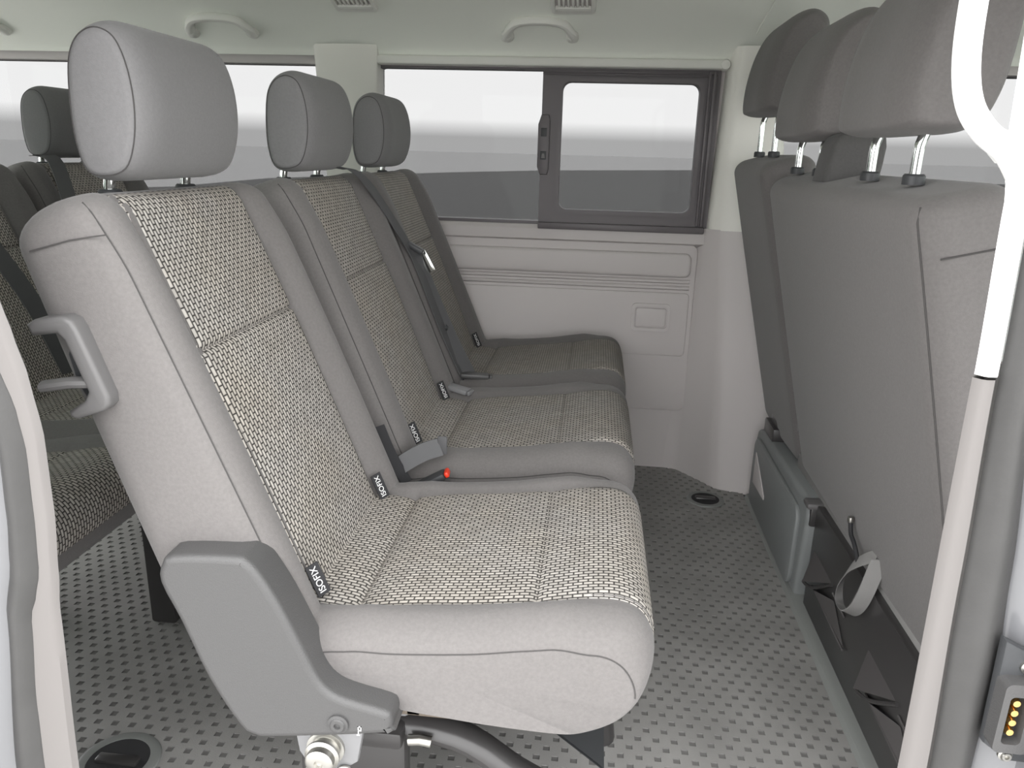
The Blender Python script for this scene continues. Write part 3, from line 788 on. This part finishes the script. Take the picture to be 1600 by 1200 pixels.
# shoulder belt lying in the gap between the bench's two backrests
t = thing('seat_belt', 'dark seat belt hanging down between the two bench backrests', 'seat belt', (-.4, 1.66, .4))
ctr = [(-.500, 1.500, .862), (-.478, 1.530, .858), (-.455, 1.59, .815), (-.405, 1.68, .696), (-.385, 1.695, .645), (-.328, 1.690, .504), (-.280, 1.700, .392)]
pc = crom(ctr, 6, False)
g = MB(); g.strip(pc, [Vector((.004, .021 - .007 * k_ / len(pc), -.002)) for k_ in range(len(pc))], Vector((.0008, 0, .0006))); g.build('webbing', 'belt', t)
pc2 = crom([(-.398, 1.690, .690), (-.372, 1.712, .615), (-.31, 1.706, .48), (-.262, 1.706, .388)], 6, False)
g = MB(); g.strip(pc2, [Vector((.010, .012, .004))] * len(pc2), Vector((.0008, -.0006, .0006))); g.build('webbing', 'belt', t)
g = MB(); g.box(-.026, .026, -.011, .011, -.006, .006, .004, mtx=Matrix.Translation((-.398, 1.69, .695)) @ Matrix.Rotation(.5, 4, 'Y')); tg = g.build('tongue_head', 'dark', t)
g = MB(); g.box(-.010, .010, -.0015, .0015, -.05, .0, .001, mtx=Matrix.Translation((-.385, 1.712, .682)) @ Matrix.Rotation(-.5, 4, 'Y')); g.build('tongue_blade', 'chrome', t)
g = MB(); g.lathe([(.007, -.002), (.007, 0), (.004, .003), (.0004, .003)], (-.322, 1.69, .515), 'x', 14); g.build('stop_button', 'dark', t)
# buckles
def buckle(label, pos, rotz, tilt, red=False, cat='buckle', m='dark', L=.055):
    t = thing('belt_buckle', label, cat, pos)
    mx = Matrix.Translation(pos) @ Matrix.Rotation(rotz, 4, 'Z') @ Matrix.Rotation(tilt, 4, 'Y')
    g = MB(); g.box(-L, L * .2, -.014, .014, -.006, .006, .004, mtx=mx); g.build('buckle_body', m, t)
    g = MB(); g.box(L * .2, L * .34, -.012, .012, -.005, .005, .003, mtx=mx); g.build('release_button', 'red' if red else m, t)
    return t
buckle('flat dark buckle lying at the rear of the bench between its two cushions', (-.262, 1.585, .400), -.35, .12, m='bracket')
buckle('dark belt buckle beneath the foot of the shoulder belt on the bench', (-.235, 1.70, .402), .15, .05, m='cover')
t = buckle('belt buckle with a bright red button between single seat and bench', (-.232, 1.155, .385), .1, -.5, red=True)
t2 = thing('lap_strap', 'grey webbing strap sticking out beside the single seat backrest', 'strap', (-.28, 1.16, .40))
pc = crom([(-.315, 1.150, .385), (-.29, 1.158, .405), (-.262, 1.17, .420), (-.235, 1.18, .428)], 6, False)
g = MB(); g.strip(pc, [Vector((-.006, .004, .013))] * len(pc), Vector((.0003, -.0012, 0))); g.build('webbing', 'belt', t2)
g = MB(); g.box(-.012, .004, -.002, .002, -.016, .016, .002, mtx=Matrix.Translation((-.228, 1.182, .430))); g.build('stitched_end', 'belt', t2)
t3 = thing('belt_anchor', 'black belt anchor stalk in the gap behind the lap strap', 'belt anchor', (-.31, 1.15, .38))
g = MB(); g.strip(crom([(-.33, 1.145, .47), (-.31, 1.145, .42), (-.285, 1.145, .375)], 5, False), [Vector((.006, .010, 0))] * 11, Vector((.001, 0, .001))); g.build('webbing', 'tag', t3)
# third-row belts
for lab, pts in (('dark seat belt crossing the third-row middle backrest', [(-1.20, 1.20, .87), (-1.14, 1.28, .80), (-1.08, 1.36, .62), (-1.04, 1.40, .45)]),
                 ('dark seat belt beside the far third-row headrest', [(-1.27, 1.70, .865), (-1.24, 1.72, .85), (-1.16, 1.66, .70), (-1.08, 1.655, .50)])):
    t = thing('seat_belt', lab, 'seat belt', pts[-1])
    pc = crom(pts, 6, False); g = MB(); g.strip(pc, [Vector((.004, .02, 0))] * len(pc), Vector((.0008, 0, .0006))); g.build('webbing', 'belt', t)
# pull loop on the front bench
t = thing('pull_strap', 'grey webbing pull loop hanging from the front bench over the black plate', 'strap', (.465, 1.18, .17))
lo_ = crom([(.474, 1.148, .304), (.464, 1.175, .280), (.458, 1.205, .248), (.456, 1.228, .205), (.456, 1.222, .174), (.458, 1.190, .172), (.460, 1.158, .198), (.464, 1.140, .240), (.474, 1.136, .302)], 6, False)
sd_ = []
for k_, p_ in enumerate(lo_):
    d_ = (lo_[min(k_ + 1, len(lo_) - 1)] - lo_[max(k_ - 1, 0)]).normalized(); n_ = Vector((1, 0, 0)).cross(d_).normalized()
    w_ = sstep(k_ / len(lo_) * 1.3 - .1); sd_.append(Vector((.005 + .007 * w_, 0, 0)) + n_ * (.0105 - .0085 * w_))
g = MB(); g.strip(lo_, sd_, Vector((0, .0010, .0004))); g.build('webbing', 'strap', t)
t = thing('hanging_drawstring', 'thin dark drawstring hanging out above the grey pull loop', 'drawstring', (.465, 1.22, .26))
g = MB(); g.tube(crom([(.462, 1.246, .312), (.462, 1.236, .295), (.463, 1.215, .285), (.465, 1.190, .262)], 5, False), .004, 8); g.build('cord', 'tag', t)
g = MB(); g.lathe([(.0004, -.006), (.005, -.004), (.006, 0), (.005, .005), (.0004, .007)], (.462, 1.247, .316), 'z', 12); g.build('cord_end', 'steel', t)

# ================================================================== FLOOR SOCKETS
def socket(label, x, y, r):
    t = thing('floor_socket', label, 'floor socket', (x, y, 0), 'round seat anchor sockets in the floor')
    g = MB(); g.lathe([(r * .72, .0015), (r * .76, .004), (r * .92, .005), (r, .003), (r * 1.02, .0002)], (x, y, 0), 'z', 40); 
    n = len(g.v)
    g.build('rim', 'rail', t)
    g = MB(); g.lathe([(r * .75, .0035), (r * .70, .0015), (r * .5, .001), (.0005, .001)], (x, y, 0), 'z', 40); g.build('cup', 'tag', t)
    g = MB(); g.box(x - r * .55, x + r * .55, y - .009, y + .009, .0015, .009, .003); g.build('bar', 'black', t)
    return t
socket('round floor socket by the base of the far wall column', .344, 1.985, .050)
socket('round floor socket near the door, left of the single seat foot', -.672, .885, .060)

# ================================================================== CEILING FITTINGS
def grab(label, xc, y, z, hwid):
    t = thing('grab_handle', label, 'grab handle', (xc, y, z), 'arched handles along the far headliner')
    p = crom([(xc - hwid, y + .012, z - .016), (xc - hwid * .93, y - .012, z - .004), (xc - hwid * .72, y - .034, z + .012), (xc - hwid * .3, y - .046, z + .018), (xc + hwid * .3, y - .046, z + .018), (xc + hwid * .72, y - .034, z + .012), (xc + hwid * .93, y - .012, z - .004), (xc + hwid, y + .012, z - .016)], 6, False)
    g = MB(); g.tube(p, .01, 12, flat=(.011, .014), up=(0, -.6, .8)); g.build('grip', 'linertrim', t)
    for sg in (-1, 1):
        g = MB(); g.lathe([(.0005, -.014), (.012, -.012), (.016, -.004), (.017, .012)], (xc + sg * hwid * .97, y + .006, z - .008), 'y', 16); g.build('end_cap', 'linertrim', t)
    return t
grab('arched grab handle on the headliner above the rear side window', -1.01, 2.12, 1.196, .085)
grab('arched grab handle on the headliner above the sliding window', -.166, 2.12, 1.196, .085)
grab('arched grab handle cut by the left edge of the photo', -1.715, 2.12, 1.196, .085)
def vent(label, xc, yc):
    t = thing('air_vent', label, 'air vent', (xc, yc, 1.25), 'ceiling air vents')
    rot = Matrix.Translation((xc, yc, 1.243)) @ Matrix.Rotation(-.30, 4, 'X')
    g = MB(); o = rrect(-.055, .055, -.045, .045, .012); i = rrect(-.043, .043, -.033, .033, .008)
    n = len(o); vs = [(p[0], p[1], 0.004) for p in o] + [(p[0] * .95, p[1] * .95, -.006) for p in o] + [(p[0], p[1], -.006) for p in i] + [(p[0], p[1], .004) for p in i]
    fs_ = []
    for k_ in range(n):
        k2 = (k_ + 1) % n
        for a in range(3): fs_.append((a * n + k_, a * n + k2, (a + 1) * n + k2, (a + 1) * n + k_))
    g.add([rot @ Vector(p) for p in vs], fs_); g.build('bezel', 'linertrim', t)
    g = MB(); g.box(-.045, .045, -.035, .035, .002, .004, mtx=rot); g.build('backing', 'wall', t)
    for k_ in range(7):
        x = -.033 + .011 * k_
        g = MB(); g.box(x - .0028, x + .0028, -.032, .010, -.006, .002, .001, mtx=rot); g.build('slat', 'linertrim', t)
    g = MB(); g.box(-.043, .043, .012, .032, -.007, .001, .002, mtx=rot); g.build('thumb_bar', 'linertrim', t)
vent('slatted ceiling air vent above the pillar between the windows', -.615, 2.008)
vent('slatted ceiling air vent above the sliding window handle', -.080, 2.008)

# ================================================================== DOOR PILLARS
def sweep_strip(stations, name, m, parent=None, n=1):
    """stations: lists of 3D cross-section points, lofted open"""
    g = MB(); g.grid(stations); return g.build(name, m, parent, sharp=45)
def interp(tab, z):
    for (z0, a), (z1, b) in zip(tab, tab[1:]):
        if z0 >= z >= z1:
            t = (z0 - z) / (z0 - z1) if z0 != z1 else 0; t = t * t * (3 - 2 * t) * .5 + t * .5
            return a + (b - a) * t
    return tab[0][1] if z > tab[0][0] else tab[-1][1]
zs = [1.30 - k_ * .0125 for k_ in range(105)]
# rear pillar of the opening (left)
inn = [(1.30, -.565), (.90, -.550), (.80, -.528), (.763, -.518), (.734, -.511), (.693, -.502), (.638, -.496), (.559, -.4975), (.49, -.5035), (.453, -.508), (.256, -.516), (0, -.522)]
mid = [(1.30, -.60), (.90, -.580), (.80, -.552), (.71, -.527), (.662, -.515), (.624, -.5115), (.558, -.5145), (.496, -.519), (.47, -.526), (.443, -.536), (.335, -.547), (.252, -.551), (0, -.556)]
out = [(1.30, -.635), (.90, -.615), (.75, -.572), (.622, -.545), (.55, -.549), (.50, -.555), (.448, -.567), (.247, -.591), (0, -.60)]
tr1 = structure(sweep_strip([[(interp(inn, z) - .10, .70, z), (interp(inn, z) - .012, .634, z), (interp(inn, z) - .002, .622, z), (interp(inn, z) - .006, .617, z), ((interp(inn, z) + interp(mid, z)) / 2, .616, z), (interp(mid, z) - .002, .616, z), (interp(mid, z) - .004, .64, z)] for z in zs], 'trim_1', 'trim'), 'light plastic trim strip of the rear door pillar')
def seal_section(a, b, z, y, bulge=.014):
    out_ = []
    for k_ in range(9):
        t = k_ / 8; q = PI * t
        out_.append((a + (b - a) * t, y - bulge * math.sin(q) ** .7 - (.002 if 2 < k_ < 6 else 0), z))
    return out_
tr2 = structure(sweep_strip([seal_section(interp(mid, z) + .001, interp(out, z), z, .622) for z in zs], 'trim_2', 'rubber'), 'grey rubber door seal along the rear pillar')
g = MB()
g.grid([[(interp(out, z) + .004, .622, z), (interp(out, z) - .012, .612, z), (-.70, .60, z), (-.75, .57, z)] for z in zs])
structure(g.build('trim_3', 'paint'), 'pale painted body edge behind the rear pillar seal')
# front pillar of the opening (right)
bi = [(1.30, .288), (1.01, .290), (.905, .2935), (.88, .300), (.742, .304), (.365, .309), (0, .314)]
bm_ = [(1.30, .315), (.90, .318), (.742, .322), (.56, .328), (.365, .335), (0, .345)]
bo = [(1.30, .345), (.757, .350), (.568, .368), (.48, .374), (.37, .373), (0, .385)]
def bsec(z): return [(interp(bi, z) + .07, .70, z), (interp(bi, z) + .010, .634, z), (interp(bi, z) + .001, .624, z), (interp(bi, z) + .005, .618, z), ((interp(bi, z) + interp(bm_, z)) / 2, .616, z), (interp(bm_, z) - .003, .617, z), (interp(bm_, z), .622, z), (interp(bm_, z) + .002, .65, z)]
zu = [1.30 - k_ * .0125 for k_ in range(45)] + [.742]; zl = [.739 - k_ * .0125 for k_ in range(60)]
structure(sweep_strip([[(p[0], p[1] - .002, p[2]) for p in bsec(z)] for z in zu], 'trim_4', 'white'), 'pearl grey upper trim of the front door pillar, glare painted white')
structure(sweep_strip([bsec(z) for z in zl], 'trim_5', 'trim'), 'light lower trim of the front door pillar')
structure(sweep_strip([seal_section(interp(bm_, z) + .002, interp(bo, z), z, .622, .014) for z in zs], 'trim_6', 'rubber'), 'grey rubber door seal along the front pillar')
g = MB(); g.grid([[(interp(bo, z) - .003, .624, z), (interp(bo, z) + .010, .612, z), (.42, .60, z), (.50, .57, z)] for z in zs])
structure(g.build('trim_7', 'paint'), 'pale painted body edge beside the front pillar seal')
# grab loop on the front pillar, its glare painted in as white
t = thing('pillar_grip', 'looped grab handle on the front door pillar, glare painted white', 'grab handle', (.28, .62, .90))
p = crom([(.308, .622, .893), (.290, .610, .910), (.268, .602, .924), (.254, .600, .942), (.247, .600, .97), (.245, .600, 1.01), (.246, .600, 1.06), (.256, .600, 1.10), (.28, .606, 1.125), (.305, .62, 1.14)], 6, False)
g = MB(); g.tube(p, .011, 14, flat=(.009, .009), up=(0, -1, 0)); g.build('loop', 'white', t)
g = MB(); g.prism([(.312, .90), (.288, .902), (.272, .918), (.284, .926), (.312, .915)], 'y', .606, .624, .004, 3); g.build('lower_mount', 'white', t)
# sliding door contact block
t = thing('door_contact', 'dark contact block with brass pins on the front door edge', 'contact block', (.385, .60, .41))
g = MB(); g.prism([(.360, .522), (.385, .510), (.44, .50), (.44, .40), (.384, .402), (.362, .418)], 'y', .594, .606, .003); pl = g.build('base_plate', 'dark', t)
g = MB(); ring_frame(g, rrect(.3605, .390, .422, .490, .006), rrect(.366, .3815, .431, .478, .004), .580, .596); g.build('socket_frame', 'cover', t)
g = MB(); g.box(.3655, .382, .591, .5955, .430, .479); g.build('socket_floor', 'tag', t)
for k_ in range(4):
    g = MB(); g.lathe([(.0042, .006), (.0042, -.003), (.003, -.006), (.0004, -.006)], (.3735, .589, .4695 - k_ * .0096), 'y', 12); g.build('contact_pin', 'gold', t)
for x, z in ((.381, .499), (.380, .4105)):
    bolt(t, x, .594, z, .0045, 'steel', 'screw', .004)
